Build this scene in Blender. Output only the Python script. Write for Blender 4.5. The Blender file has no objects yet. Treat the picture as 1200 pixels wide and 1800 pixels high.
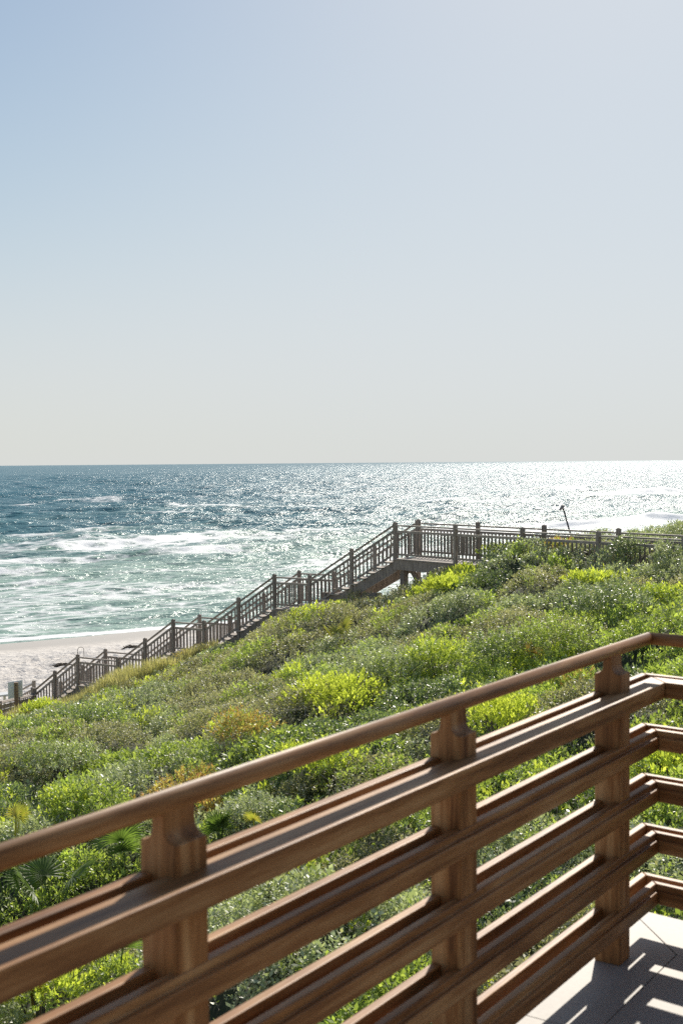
import bpy, bmesh, math, random
import numpy as np
from mathutils import Matrix, Vector
R = math.radians
C = bpy.context.scene.collection
rng = np.random.default_rng(7)
random.seed(7)

# ------------------------------------------------------------------ camera
EYE = 1.707
PITCH, ROLL, FPX = 2.27, -0.464, 2190.0
cd = bpy.data.cameras.new('camera'); cam = bpy.data.objects.new('camera', cd); C.objects.link(cam)
cd.sensor_fit = 'VERTICAL'; cd.sensor_height = 36.0; cd.lens = 36.0 * FPX / 1800.0
cd.clip_start = 0.05; cd.clip_end = 90000
cam.matrix_world = Matrix.Translation((0, 0, EYE)) @ Matrix.Rotation(R(90 - PITCH), 4, 'X') @ Matrix.Rotation(R(ROLL), 4, 'Z')
cd.dof.use_dof = True; cd.dof.focus_distance = 30.0; cd.dof.aperture_fstop = 6.3
bpy.context.scene.camera = cam
CM = np.array(cam.matrix_world)[:3, :3]

# ------------------------------------------------------------------ sky, sun, exposure
SUN_AZ, SUN_EL = 15.4, 34.1          # degrees to the right of straight ahead (+Y), above the horizon
w = bpy.data.worlds.new('World'); bpy.context.scene.world = w; w.use_nodes = True
nt = w.node_tree; nt.nodes.clear()
sky = nt.nodes.new('ShaderNodeTexSky'); sky.sky_type = 'NISHITA'; sky.sun_disc = False
sky.sun_elevation = R(SUN_EL); sky.sun_rotation = R(SUN_AZ)
sky.air_density = 1.0; sky.dust_density = 0.5; sky.ozone_density = 1.3; sky.altitude = 10
bg = nt.nodes.new('ShaderNodeBackground'); bg.inputs[1].default_value = 0.085
out = nt.nodes.new('ShaderNodeOutputWorld')

# soft shoulder on the sky's brightness (x / (1 + (x/m)^p)^(1/p) per channel), so the horizon keeps its pale tone
def vmath(op, a, b=None):
    x = nt.nodes.new('ShaderNodeVectorMath'); x.operation = op; nt.links.new(a, x.inputs[0])
    if b is not None:
        if isinstance(b, tuple): x.inputs[1].default_value = b
        else: nt.links.new(b, x.inputs[1])
    return x.outputs[0]
sep = nt.nodes.new('ShaderNodeSeparateColor'); nt.links.new(sky.outputs[0], sep.inputs[0]); comb = nt.nodes.new('ShaderNodeCombineColor')
def m1(op, a, b):
    x = nt.nodes.new('ShaderNodeMath'); x.operation = op
    for i_, q in enumerate((a, b)):
        if isinstance(q, (int, float)): x.inputs[i_].default_value = q
        else: nt.links.new(q, x.inputs[i_])
    return x.outputs[0]
for i_, mx_ in enumerate((6.8, 7.4, 7.9)):
    q = m1('POWER', m1('MULTIPLY', sep.outputs[i_], 1 / mx_), 4.0)
    nt.links.new(m1('DIVIDE', sep.outputs[i_], m1('POWER', m1('ADD', q, 1.0), .25)), comb.inputs[i_])
# thin sea haze in the lowest few degrees
tcw = nt.nodes.new('ShaderNodeTexCoord'); sx_ = nt.nodes.new('ShaderNodeSeparateXYZ'); nt.links.new(tcw.outputs['Generated'], sx_.inputs[0])
hz = m1('MULTIPLY', m1('POWER', 2.71828, m1('MULTIPLY', m1('MAXIMUM', sx_.outputs[2], 0.0), -10.0)), .9)
hm = nt.nodes.new('ShaderNodeMix'); hm.data_type = 'RGBA'; nt.links.new(hz, hm.inputs[0]); nt.links.new(comb.outputs[0], hm.inputs[6]); hm.inputs[7].default_value = (6.55, 6.68, 6.6, 1)
nt.links.new(hm.outputs[2], bg.inputs[0]); nt.links.new(bg.outputs[0], out.inputs[0])
sd_ = bpy.data.lights.new('sun', 'SUN'); sd_.energy = 4.6; sd_.angle = R(0.5); sd_.color = (1.0, 0.93, 0.82)
sun = bpy.data.objects.new('sun', sd_); C.objects.link(sun)
sdir = Vector((math.sin(R(SUN_AZ)) * math.cos(R(SUN_EL)), math.cos(R(SUN_AZ)) * math.cos(R(SUN_EL)), math.sin(R(SUN_EL))))
sun.rotation_euler = sdir.to_track_quat('Z', 'Y').to_euler(); sun.location = (5, 10, 30)
vs = bpy.context.scene.view_settings
vs.view_transform = 'Standard'; vs.look = 'None'; vs.gamma = 1; vs.exposure = 0.32; vs.use_curve_mapping = False
bpy.context.scene.cycles.use_denoising = False
bpy.context.scene.cycles.use_adaptive_sampling = False
bpy.context.scene.cycles.sample_clamp_direct = 12
bpy.context.scene.cycles.sample_clamp_indirect = 4
bpy.context.scene.cycles.max_bounces = 6
bpy.context.scene.cycles.transparent_max_bounces = 4

# ------------------------------------------------------------------ small helpers
def ray(px, py):
    v = CM @ np.array([(px - 600) / FPX, -(py - 900) / FPX, -1.0])
    return v / np.linalg.norm(v)
def at_below(px, py, below):
    v = ray(px, py); t = -below / v[2]; return np.array([0, 0, EYE]) + v * t
def col_hit(px, P0, D):
    # plan point where the vertical plane through pixel column px crosses the plan line P0 + s D
    v = ray(px, 1000); k = v[0] / v[1]
    s = (k * P0[1] - P0[0]) / (D[0] - k * D[1]); return s
def below_at(px, py, xy):
    v = ray(px, py); return -v[2] * (xy[1] / v[1])

def tag(o, label=None, cat=None, group=None, kind=None):
    if label: o['label'] = label
    if cat: o['category'] = cat
    if group: o['group'] = group
    if kind: o['kind'] = kind
    return o
def empty(name, loc, label, cat, group=None, rotz=0):
    o = bpy.data.objects.new(name, None); C.objects.link(o); o.location = loc; o.rotation_euler = (0, 0, rotz)
    o.empty_display_size = 0.2
    return tag(o, label, cat, group)

class MB:
    def __init__(s): s.v = []; s.f = []; s.n = 0; s.m = []
    def add(s, vs_, fs, mi=0):
        for x in vs_: s.v.append(tuple(x))
        for f in fs: s.f.append(tuple(i + s.n for i in f)); s.m.append(mi)
        s.n += len(vs_)
    def box(s, c, X, Y, Z, hx, hy, hz, mi=0):
        c, X, Y, Z = [np.array(a, float) for a in (c, X, Y, Z)]
        P = [c + X * hx * a + Y * hy * b + Z * hz * e for e in (-1, 1) for b in (-1, 1) for a in (-1, 1)]
        s.add(P, [(0, 2, 3, 1), (4, 5, 7, 6), (0, 1, 5, 4), (2, 6, 7, 3), (0, 4, 6, 2), (1, 3, 7, 5)], mi)
    def beam(s, a, b, w_, h_, up=(0, 0, 1), mi=0):
        a, b = np.array(a, float), np.array(b, float); X = b - a; L = np.linalg.norm(X); X /= L
        Y = np.cross(up, X); Y /= np.linalg.norm(Y); Z = np.cross(X, Y)
        s.box((a + b) / 2, X, Y, Z, L / 2, w_ / 2, h_ / 2, mi)
    def tube(s, pts, r, n=10, mi=0, cap=True):
        pts = [np.array(p, float) for p in pts]; rr = r if hasattr(r, '__len__') else [r] * len(pts)
        rings = []; prev = None
        for i, p in enumerate(pts):
            t = (pts[min(i + 1, len(pts) - 1)] - pts[max(i - 1, 0)]); t /= np.linalg.norm(t)
            ref = np.array([0, 0, 1.]) if abs(t[2]) < .9 else np.array([1., 0, 0])
            if prev is not None: ref = prev
            a = np.cross(t, ref); a /= np.linalg.norm(a); b = np.cross(a, t); prev = b
            rings.append([p + rr[i] * (math.cos(2 * math.pi * k / n) * a + math.sin(2 * math.pi * k / n) * b) for k in range(n)])
        V = [q for rg in rings for q in rg]; F = []
        for i in range(len(pts) - 1):
            for k in range(n):
                F.append((i * n + k, i * n + (k + 1) % n, (i + 1) * n + (k + 1) % n, (i + 1) * n + k))
        if cap: F.append(tuple(range(n - 1, -1, -1))); F.append(tuple((len(pts) - 1) * n + k for k in range(n)))
        s.add(V, F, mi)
    def build(s, name, mats, parent=None, bevel=0, smooth=False, world=True, seg=2):
        me = bpy.data.meshes.new(name); me.from_pydata(s.v, [], s.f)
        if not isinstance(mats, (list, tuple)): mats = [mats]
        for m_ in mats: me.materials.append(m_)
        if len(mats) > 1: me.polygons.foreach_set('material_index', s.m)
        bm = bmesh.new(); bm.from_mesh(me)
        bmesh.ops.recalc_face_normals(bm, faces=bm.faces)
        if bevel:
            es = [e for e in bm.edges if len(e.link_faces) == 2 and e.calc_face_angle(0) > R(30)]
            bmesh.ops.bevel(bm, geom=es, offset=bevel, segments=seg, profile=0.5, affect='EDGES')
        bm.to_mesh(me); bm.free()
        if smooth: me.polygons.foreach_set('use_smooth', [True] * len(me.polygons))
        o = bpy.data.objects.new(name, me); C.objects.link(o)
        if parent is not None:
            o.parent = parent
            if world:   # coordinates were given in world space
                q = parent; L = Vector((0, 0, 0))
                while q is not None: L += q.location; q = q.parent
                me.transform(Matrix.Translation(-L))
        return o

# ------------------------------------------------------------------ materials
def newmat(name):
    m = bpy.data.materials.new(name); m.use_nodes = True
    n = m.node_tree; n.nodes.clear(); o = n.nodes.new('ShaderNodeOutputMaterial'); return m, n, o
def N(n, t, **kw):
    x = n.nodes.new(t)
    for k, v in kw.items(): setattr(x, k, v)
    return x
def ramp(n, fac, stops):
    r_ = N(n, 'ShaderNodeValToRGB'); e = r_.color_ramp.elements
    while len(e) < len(stops): e.new(0.5)
    for i, (p, c) in enumerate(stops): e[i].position = p; e[i].color = (*c, 1)
    n.links.new(fac, r_.inputs[0]); return r_.outputs[0]
def noise(n, vec, scale, detail=4, rough=.55):
    x = N(n, 'ShaderNodeTexNoise'); x.inputs['Scale'].default_value = scale; x.inputs['Detail'].default_value = detail
    x.inputs['Roughness'].default_value = rough
    if vec is not None: n.links.new(vec, x.inputs['Vector'])
    return x.outputs['Fac']
def mapping(n, vec, scale=(1, 1, 1), rot=(0, 0, 0)):
    x = N(n, 'ShaderNodeMapping'); x.inputs['Scale'].default_value = scale; x.inputs['Rotation'].default_value = rot
    n.links.new(vec, x.inputs['Vector']); return x.outputs[0]
def bump(n, h, strength, dist, normal=None):
    b = N(n, 'ShaderNodeBump'); b.inputs['Strength'].default_value = strength; b.inputs['Distance'].default_value = dist
    n.links.new(h, b.inputs['Height'])
    if normal is not None: n.links.new(normal, b.inputs['Normal'])
    return b.outputs[0]
def mixc(n, fac, a, b, mode='MIX'):
    x = N(n, 'ShaderNodeMix', data_type='RGBA', blend_type=mode)
    if isinstance(fac, (int, float)): x.inputs[0].default_value = fac
    else: n.links.new(fac, x.inputs[0])
    for i, c in ((6, a), (7, b)):
        if isinstance(c, tuple): x.inputs[i].default_value = (*c, 1)
        else: n.links.new(c, x.inputs[i])
    return x.outputs[2]

def wood(name, dark, mid, light, grain, rough=.45, spec=.5, scale=1.0, coat=0.0, bumpd=.0015, vary=.08):
    m, n, o = newmat(name)
    tc = N(n, 'ShaderNodeTexCoord'); oi = N(n, 'ShaderNodeObjectInfo')
    add = N(n, 'ShaderNodeVectorMath', operation='MULTIPLY_ADD'); n.links.new(oi.outputs['Random'], add.inputs[0])
    add.inputs[1].default_value = (7, 13, 5); n.links.new(tc.outputs['Object'], add.inputs[2])
    v = mapping(n, add.outputs[0], grain)
    g = noise(n, v, 20 * scale, 8, .68); big = noise(n, add.outputs[0], 2.2, 3)
    fine = noise(n, mapping(n, add.outputs[0], tuple(q * 4 for q in grain)), 22 * scale, 3, .7)
    col = ramp(n, g, [(.36, dark), (.5, mid), (.66, light)])
    col = mixc(n, ramp(n, big, [(.35, (0, 0, 0)), (.7, (.45, .45, .45))]), col, dark)
    hv = N(n, 'ShaderNodeHueSaturation'); mv = N(n, 'ShaderNodeMapRange'); n.links.new(oi.outputs['Random'], mv.inputs[0]); mv.inputs[3].default_value = 1 - vary; mv.inputs[4].default_value = 1 + vary
    n.links.new(mv.outputs[0], hv.inputs['Value']); n.links.new(col, hv.inputs['Color']); col = hv.outputs[0]
    p = N(n, 'ShaderNodeBsdfPrincipled'); n.links.new(col, p.inputs['Base Color'])
    p.inputs['Roughness'].default_value = rough; p.inputs['Specular IOR Level'].default_value = spec
    p.inputs['Coat Weight'].default_value = coat; p.inputs['Coat Roughness'].default_value = .35
    n.links.new(bump(n, fine, .6, bumpd, bump(n, g, .5, bumpd)), p.inputs['Normal'])
    n.links.new(p.outputs[0], o.inputs[0]); return m
RW = dict(dark=(.15, .06, .018), mid=(.37, .175, .062), light=(.60, .36, .165))
M_RAIL = wood('red_hardwood_board', **RW, grain=(.07, 1, 1), rough=.5, spec=.28)
M_POSTW = wood('red_hardwood_post', **RW, grain=(1, 1, .07), rough=.55, spec=.25)
M_GREY = wood('weathered_timber', (.20, .165, .135), (.32, .27, .225), (.44, .38, .32), (1, 1, .15), rough=.7, spec=.3, vary=.22)
M_GREYH = wood('weathered_planks', (.23, .195, .16), (.37, .32, .27), (.52, .46, .40), (.6, .6, 1), rough=.7, spec=.3, vary=.18)
M_BROWNP = wood('brown_sign_post', (.16, .10, .07), (.28, .19, .13), (.40, .29, .2), (1, 1, .1), rough=.7)

def plain(name, col, rough=.5, metal=0, var=.15, sc=8):
    m, n, o = newmat(name); tc = N(n, 'ShaderNodeTexCoord')
    f = noise(n, tc.outputs['Object'], sc, 4)
    c = ramp(n, f, [(.3, tuple(x * (1 - var) for x in col)), (.7, tuple(min(1, x * (1 + var)) for x in col))])
    p = N(n, 'ShaderNodeBsdfPrincipled'); n.links.new(c, p.inputs['Base Color'])
    p.inputs['Roughness'].default_value = rough; p.inputs['Metallic'].default_value = metal
    n.links.new(p.outputs[0], o.inputs[0]); return m
M_SIGN = plain('grey_sign_back', (.90, .92, .95), .5, 0, .04)
M_WHITE = plain('white_painted_wood', (.75, .75, .73), .5, 0, .06)
M_METAL = plain('dark_metal', (.06, .058, .055), .5)
M_CAP = plain('grey_cap', (.22, .21, .2), .6)
M_WEED = plain('dry_seaweed', (.09, .07, .05), .9, 0, .5, 6)

def tile_mat():
    m, n, o = newmat('limestone_tile'); tc = N(n, 'ShaderNodeTexCoord')
    isl = N(n, 'ShaderNodeNewGeometry').outputs['Random Per Island']
    a = noise(n, tc.outputs['Object'], 3, 5, .6); b = noise(n, tc.outputs['Object'], 60, 4, .7)
    c = ramp(n, a, [(.3, (.33, .30, .26)), (.7, (.44, .40, .35))])
    c = mixc(n, .25, c, ramp(n, isl, [(0, (.33, .30, .27)), (1, (.46, .42, .37))]))
    c = mixc(n, .25, c, ramp(n, b, [(.35, (.22, .2, .18)), (.65, (.5, .47, .43))]))
    p = N(n, 'ShaderNodeBsdfPrincipled'); n.links.new(c, p.inputs['Base Color']); p.inputs['Roughness'].default_value = .6
    n.links.new(bump(n, b, .3, .001), p.inputs['Normal'])
    n.links.new(p.outputs[0], o.inputs[0]); return m
M_TILE = tile_mat(); M_GROUT = plain('grout', (.2, .185, .17), .9)

def leafmat(name, a, b, c, trans, transcol, rough=.38, spec=.5):
    m, n, o = newmat(name); tc = N(n, 'ShaderNodeTexCoord')
    isl = N(n, 'ShaderNodeNewGeometry').outputs['Random Per Island']
    col = ramp(n, isl, [(0, a), (.55, b), (1, c)])
    big = noise(n, tc.outputs['Object'], .9, 3)
    hs = N(n, 'ShaderNodeHueSaturation'); hs.inputs['Saturation'].default_value = .88; hs.inputs['Hue'].default_value = .482; n.links.new(col, hs.inputs['Color'])
    mr = N(n, 'ShaderNodeMapRange'); n.links.new(big, mr.inputs[0]); mr.inputs[1].default_value = .3; mr.inputs[2].default_value = .7
    mr.inputs[3].default_value = .82; mr.inputs[4].default_value = 1.38; n.links.new(mr.outputs[0], hs.inputs['Value'])
    p = N(n, 'ShaderNodeBsdfPrincipled'); n.links.new(hs.outputs[0], p.inputs['Base Color'])
    p.inputs['Roughness'].default_value = rough; p.inputs['Specular IOR Level'].default_value = spec
    t = N(n, 'ShaderNodeBsdfTranslucent'); n.links.new(mixc(n, 1.0, hs.outputs[0], transcol, 'MULTIPLY'), t.inputs[0])
    mx = N(n, 'ShaderNodeMixShader'); mx.inputs[0].default_value = trans
    n.links.new(p.outputs[0], mx.inputs[1]); n.links.new(t.outputs[0], mx.inputs[2]); n.links.new(mx.outputs[0], o.inputs[0]); return m
SP = ['silver', 'olive', 'green', 'dark', 'lime', 'amber']
LM = {
 'silver': leafmat('silvery_green_leaves', (.26, .31, .18), (.36, .42, .25), (.54, .58, .42), .36, (1.3, 1.38, .7), .42, .5),
 'olive':  leafmat('olive_leaves', (.27, .28, .15), (.37, .38, .21), (.52, .51, .32), .38, (1.3, 1.33, .7), .48, .4),
 'green':  leafmat('green_leaves', (.19, .28, .08), (.29, .40, .11), (.43, .53, .19), .47, (1.4, 1.5, .5), .42, .45),
 'dark':   leafmat('dark_green_leaves', (.11, .17, .08), (.18, .26, .12), (.30, .37, .20), .36, (1.35, 1.45, .6), .40, .5),
 'lime':   leafmat('lime_green_leaves', (.34, .44, .07), (.45, .55, .09), (.57, .65, .18), .56, (1.35, 1.42, .5), .45, .35),
 'amber':  leafmat('amber_tinged_leaves', (.46, .28, .11), (.46, .43, .12), (.47, .51, .16), .47, (1.35, 1.25, .6), .45, .35),
}
M_TWIG_SHADE = plain('twig_shade_layer', (.05, .055, .03), .95, 0, .5, 5)  # dark colour stands in for the shade inside the scrub
M_DEAD = plain('dead_twigs', (.42, .37, .32), .9, 0, .3, 6)
M_BARK = plain('grey_bark', (.14, .12, .10), .9, 0, .3, 12)
M_GRASS = leafmat('pale_dune_grass', (.34, .36, .14), (.44, .44, .19), (.58, .54, .30), .4, (1.4, 1.4, .8), .6, .3)
M_PALM = leafmat('palmetto_green', (.07, .12, .035), (.11, .18, .05), (.16, .25, .06), .42, (1.4, 1.6, .6), .5, .4)
M_PALMY = leafmat('palmetto_yellow', (.20, .27, .05), (.28, .34, .06), (.36, .36, .08), .5, (1.6, 1.5, .6), .35, .6)
M_PALMO = leafmat('palmetto_orange', (.22, .20, .06), (.28, .24, .06), (.34, .25, .07), .45, (1.3, 1.2, .5), .35, .6)

def sand_mat():
    m, n, o = newmat('pale_sand'); tc = N(n, 'ShaderNodeTexCoord'); at = N(n, 'ShaderNodeAttribute', attribute_name='wet')
    a = noise(n, tc.outputs['Object'], 1.6, 6, .65); b = noise(n, tc.outputs['Object'], .35, 4)
    c = ramp(n, a, [(.3, (.56, .52, .475)), (.6, (.68, .64, .59))])
    c = mixc(n, at.outputs['Fac'], c, (.47, .42, .36))
    p = N(n, 'ShaderNodeBsdfPrincipled'); n.links.new(c, p.inputs['Base Color'])
    rr = N(n, 'ShaderNodeMapRange'); n.links.new(at.outputs['Fac'], rr.inputs[0]); rr.inputs[3].default_value = .9; rr.inputs[4].default_value = .42
    n.links.new(rr.outputs[0], p.inputs['Roughness'])
    foot = N(n, 'ShaderNodeTexVoronoi'); foot.inputs['Scale'].default_value = 1.7; n.links.new(mapping(n, tc.outputs['Object'], (1, .6, 1)), foot.inputs['Vector'])
    dry = N(n, 'ShaderNodeMath', operation='SUBTRACT'); dry.inputs[0].default_value = 1.0; n.links.new(at.outputs['Fac'], dry.inputs[1])
    h = N(n, 'ShaderNodeMath', operation='MULTIPLY'); n.links.new(foot.outputs['Distance'], h.inputs[0]); n.links.new(dry.outputs[0], h.inputs[1])
    h2 = N(n, 'ShaderNodeMath', operation='MULTIPLY'); n.links.new(a, h2.inputs[0]); n.links.new(dry.outputs[0], h2.inputs[1])
    n.links.new(bump(n, h2.outputs[0], 1.0, .25, bump(n, h.outputs[0], 1.0, .12)), p.inputs['Normal'])
    n.links.new(p.outputs[0], o.inputs[0]); return m
M_SAND = sand_mat()

def sea_mat():
    m, n, o = newmat('sea_water'); tc = N(n, 'ShaderNodeTexCoord')
    foam = N(n, 'ShaderNodeAttribute', attribute_name='foam').outputs['Fac']
    shal_facelight = N(n, 'ShaderNodeAttribute', attribute_name='shallow_facelight').outputs['Fac']
    ob = tc.outputs['Object']; v = mapping(n, ob, (1, 1, 1), (0, 0, R(-35)))
    vs1 = mapping(n, v, (.45, 1, 1))
    n1 = noise(n, vs1, .30, 5, .6); n2 = noise(n, vs1, 1.6, 3, .55); n3 = noise(n, mapping(n, v, (.5, 1, 1)), .09, 6, .6)
    deep = ramp(n, n3, [(.3, (.030, .125, .17)), (.7, (.065, .195, .235))])
    shc = ramp(n, n3, [(.3, (.20, .32, .27)), (.7, (.32, .45, .37))])
    col = mixc(n, shal_facelight, deep, shc)
    f1 = noise(n, mapping(n, v, (.7, 1, 1)), 1.0, 10, .82); f2 = N(n, 'ShaderNodeTexVoronoi', feature='DISTANCE_TO_EDGE'); f2.inputs['Scale'].default_value = .55
    wv = N(n, 'ShaderNodeVectorMath', operation='ADD'); n.links.new(mapping(n, v, (.45, 1, 1)), wv.inputs[0])
    nn = N(n, 'ShaderNodeTexNoise'); nn.inputs['Scale'].default_value = .6; nn.inputs['Detail'].default_value = 5; n.links.new(v, nn.inputs['Vector'])
    n.links.new(nn.outputs['Color'], wv.inputs[1]); n.links.new(wv.outputs[0], f2.inputs['Vector'])
    lace = N(n, 'ShaderNodeMapRange'); n.links.new(f2.outputs['Distance'], lace.inputs[0]); lace.inputs[1].default_value = 0; lace.inputs[2].default_value = .35
    lace.inputs[3].default_value = .25; lace.inputs[4].default_value = -.1
    s1 = N(n, 'ShaderNodeMath', operation='ADD'); n.links.new(f1, s1.inputs[0]); n.links.new(lace.outputs[0], s1.inputs[1])
    s2 = N(n, 'ShaderNodeMath', operation='ADD'); n.links.new(s1.outputs[0], s2.inputs[0]); n.links.new(foam, s2.inputs[1])
    ff = N(n, 'ShaderNodeMapRange', interpolation_type='SMOOTHSTEP'); n.links.new(s2.outputs[0], ff.inputs[0]); ff.inputs[1].default_value = .98; ff.inputs[2].default_value = 1.42
    p = N(n, 'ShaderNodeBsdfPrincipled'); n.links.new(col, p.inputs['Base Color'])
    p.inputs['Roughness'].default_value = .25; p.inputs['IOR'].default_value = 1.333; p.inputs['Specular IOR Level'].default_value = .12; p.inputs['Specular Tint'].default_value = (.66, .86, 1, 1)
    n.links.new(bump(n, n2, 1.0, .22, bump(n, n1, 1.0, 2.0)), p.inputs['Normal'])
    d = N(n, 'ShaderNodeBsdfPrincipled'); d.inputs['Base Color'].default_value = (.90, .91, .90, 1); d.inputs['Roughness'].default_value = .7
    n.links.new(bump(n, f1, .6, .25), d.inputs['Normal'])
    mx = N(n, 'ShaderNodeMixShader'); n.links.new(ff.outputs[0], mx.inputs[0]); n.links.new(p.outputs[0], mx.inputs[1]); n.links.new(d.outputs[0], mx.inputs[2])
    n.links.new(mx.outputs[0], o.inputs[0]); return m
M_SEA = sea_mat()

# ------------------------------------------------------------------ numpy noise
_T = rng.random((256, 256))
def vnoise(x, y):
    xi = np.floor(x).astype(int); yi = np.floor(y).astype(int); fx = x - xi; fy = y - yi
    fx = fx * fx * (3 - 2 * fx); fy = fy * fy * (3 - 2 * fy)
    a = _T[xi & 255, yi & 255]; b = _T[(xi + 1) & 255, yi & 255]; c = _T[xi & 255, (yi + 1) & 255]; d = _T[(xi + 1) & 255, (yi + 1) & 255]
    return (a * (1 - fx) + b * fx) * (1 - fy) + (c * (1 - fx) + d * fx) * fy
def fbm(x, y, o=4):
    s = 0; a = .5; t = 0
    for k in range(o): s = s + a * vnoise(x * 2 ** k + 17 * k, y * 2 ** k + 31 * k); t += a; a *= .5
    return s / t
def sstep(a, b, x):
    t = np.clip((x - a) / (b - a), 0, 1); return t * t * (3 - 2 * t)

# ------------------------------------------------------------------ terrain
SEA = 11.5                                                     # metres below the eye
SH0 = np.array([-21.7, 80.0]); ST = np.array([.82, .572]); SM = np.array([-.572, .82])
def seaward(X, Y): return (X - SH0[0]) * SM[0] + (Y - SH0[1]) * SM[1]
CP = np.array([(-9, 3, 5.6), (-4, 3, 5.0), (0, 3, 4.9), (4, 3, 4.5), (9, 3, 4.2), (14, 3, 4),
 (-9, 8, 5.6), (-4, 8, 5.0), (0, 8, 4.8), (3, 8, 4.4), (6, 8, 4.1), (12, 8, 3.8),
 (-9, 12, 5.8), (-3.2, 12, 4.95), (0, 12, 4.65), (2.7, 12, 4.15), (6, 12, 3.8), (12, 12, 3.4),
 (-10, 20, 6.2), (-5.4, 20, 5.4), (-2.7, 20, 5.0), (0, 20, 4.5), (2.7, 20, 3.8), (5, 20, 3.3), (9, 20, 2.9), (15, 20, 2.7),
 (-12, 30, 7.6), (-8, 30, 6.5), (-4, 30, 5.6), (0, 30, 4.6), (4, 30, 3.1), (7.5, 30, 2.5), (12, 30, 2.3), (18, 30, 2.2),
 (3.2, 35, 3.1), (5.0, 33, 2.55), (1.6, 36.6, 4.0), (-1.0, 38.4, 4.8), (-2.2, 39.2, 5.25), (-4.6, 40.6, 6.35), (-7.8, 42.5, 7.85), (-10.5, 44, 9.0), (-12, 38, 8.1), (-7.1, 39, 7.4), (-9.7, 39.5, 7.9), (-10.4, 38, 7.8), (-5.2, 38, 6.45), (-3.4, 37.3, 5.6),
 (-14, 46, 9.9), (-18, 42, 9.8), (-20, 55, 10.6), (-8, 50, 10.4), (-3, 47, 8.6), (-3, 53, 11.5), (1, 43, 6.3), (3, 50, 9.5), (6, 40, 3.6), (9, 41.5, 3.0), (11.5, 41, 3.05), (16, 44, 2.85), (8, 46, 5.2), (12, 50, 5.6), (14, 58, 9.5), (8, 58, 12), (20, 50, 3.8), (24, 60, 6.5), (30, 52, 3.0), (28, 40, 2.0)])
def _k(r): return np.where(r > 0, r * r * np.log(np.maximum(r, 1e-9)), 0)
CP[:, 1] *= .984
_P = CP[:, :2]; _n = len(_P)
_A = np.zeros((_n + 3, _n + 3)); _A[:_n, :_n] = _k(np.linalg.norm(_P[:, None] - _P[None], axis=2)) + np.eye(_n) * .6
_A[:_n, _n] = 1; _A[:_n, _n + 1:] = _P; _A[_n, :_n] = 1; _A[_n + 1:, :_n] = _P.T
_W = np.linalg.solve(_A, np.concatenate([CP[:, 2], [0, 0, 0]]))
def dune_below(X, Y):
    X = np.clip(X, -22, 30); Y = np.clip(Y, 3, 62); s = _W[_n] + _W[_n + 1] * X + _W[_n + 2] * Y
    for i in range(_n): s = s + _W[i] * _k(np.hypot(X - _P[i, 0], Y - _P[i, 1]))
    s = s + 1.25 * np.exp(-((Y - 14.8) / 1.5) ** 2) * (1 - sstep(-2.0, -.6, X))      # shaded hollow with palmettos
    return np.clip(s, 1.7, 14)
def beach_below(X, Y):
    d = -seaward(X, Y)
    return np.where(d < 0, SEA - .07 * d * 1.0, SEA - 2.0 * (1 - np.exp(-np.maximum(d, 0) / 16)))
# domes that make the scrub billow
dom = []
tries = 0
while len(dom) < 900 and tries < 60000:
    tries += 1
    x, y = rng.uniform(-16, 22), rng.uniform(4, 52)
    rr_ = rng.uniform(.6, 1.35) * (1 + .02 * y)
    if all((x - a) ** 2 + (y - b) ** 2 > (.55 * (rr_ + c)) ** 2 for a, b, c, *_ in dom):
        hh = rr_ * rng.uniform(.22, .5)
        u = fbm(np.array(x * .22), np.array(y * .22), 3); q = rng.random()
        if y > 24: sp = rng.choice(6, p=[.36, .42, .13, .07, .01, .01])
        elif x < -.5: sp = rng.choice(6, p=[.52, .14, .20, .09, .04, .01])
        else: sp = rng.choice(6, p=[.24, .20, .36, .12, .06, .02])
        dom.append((x, y, rr_, hh, int(sp)))
DOM = np.array(dom)
def bumps(X, Y):
    X = np.asarray(X, float); Y = np.asarray(Y, float)
    wx = X + .35 * (fbm(X * 1.1 + 5, Y * 1.1, 3) - .5) * 2; wy = Y + .35 * (fbm(X * 1.1 + 50, Y * 1.1 + 9, 3) - .5) * 2
    H = np.full(X.shape, -.20); S = np.full(X.shape, 1)
    order = np.argsort(Y.ravel()); 
    wf, yf = wx.ravel(), wy.ravel(); Hf, Sf = H.ravel(), S.ravel()
    ys = yf[order]
    for (a, b, r_, h_, sp) in DOM:
        i0, i1 = np.searchsorted(Y.ravel()[order], [b - r_ - .5, b + r_ + .5])
        idx = order[i0:i1]; 
        if not len(idx): continue
        r2 = ((wf[idx] - a) ** 2 + (yf[idx] - b) ** 2) / (r_ * r_); ok = r2 < 1
        idx = idx[ok]; z = h_ * np.sqrt(1 - r2[ok]) * 1.05 - .25
        up = z > Hf[idx]; Hf[idx[up]] = z[up]; Sf[idx[up]] = int(sp)
    H = Hf.reshape(X.shape); S = Sf.reshape(X.shape)
    H = H + .16 * (fbm(X * 1.6, Y * 1.6, 4) - .5) * 2
    return H, S

# boardwalk plan (used to keep plants off it)
P0 = np.array([1.6, 37.2]); DS = np.array([-.86, .51]); WN = np.array([.51, .86])     # stairs go along DS, WN points to the far side
DW = np.array([.63, -.776])
def stairs_sd(X, Y):
    s = (X - P0[0]) * DS[0] + (Y - P0[1]) * DS[1]; q = (X - P0[0]) * WN[0] + (Y - P0[1]) * WN[1]; return s, q
def walk_sd(X, Y):
    s = (X - P0[0]) * DW[0] + (Y - P0[1]) * DW[1]; q = (X - P0[0]) * .776 + (Y - P0[1]) * .63; return s, q

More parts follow.
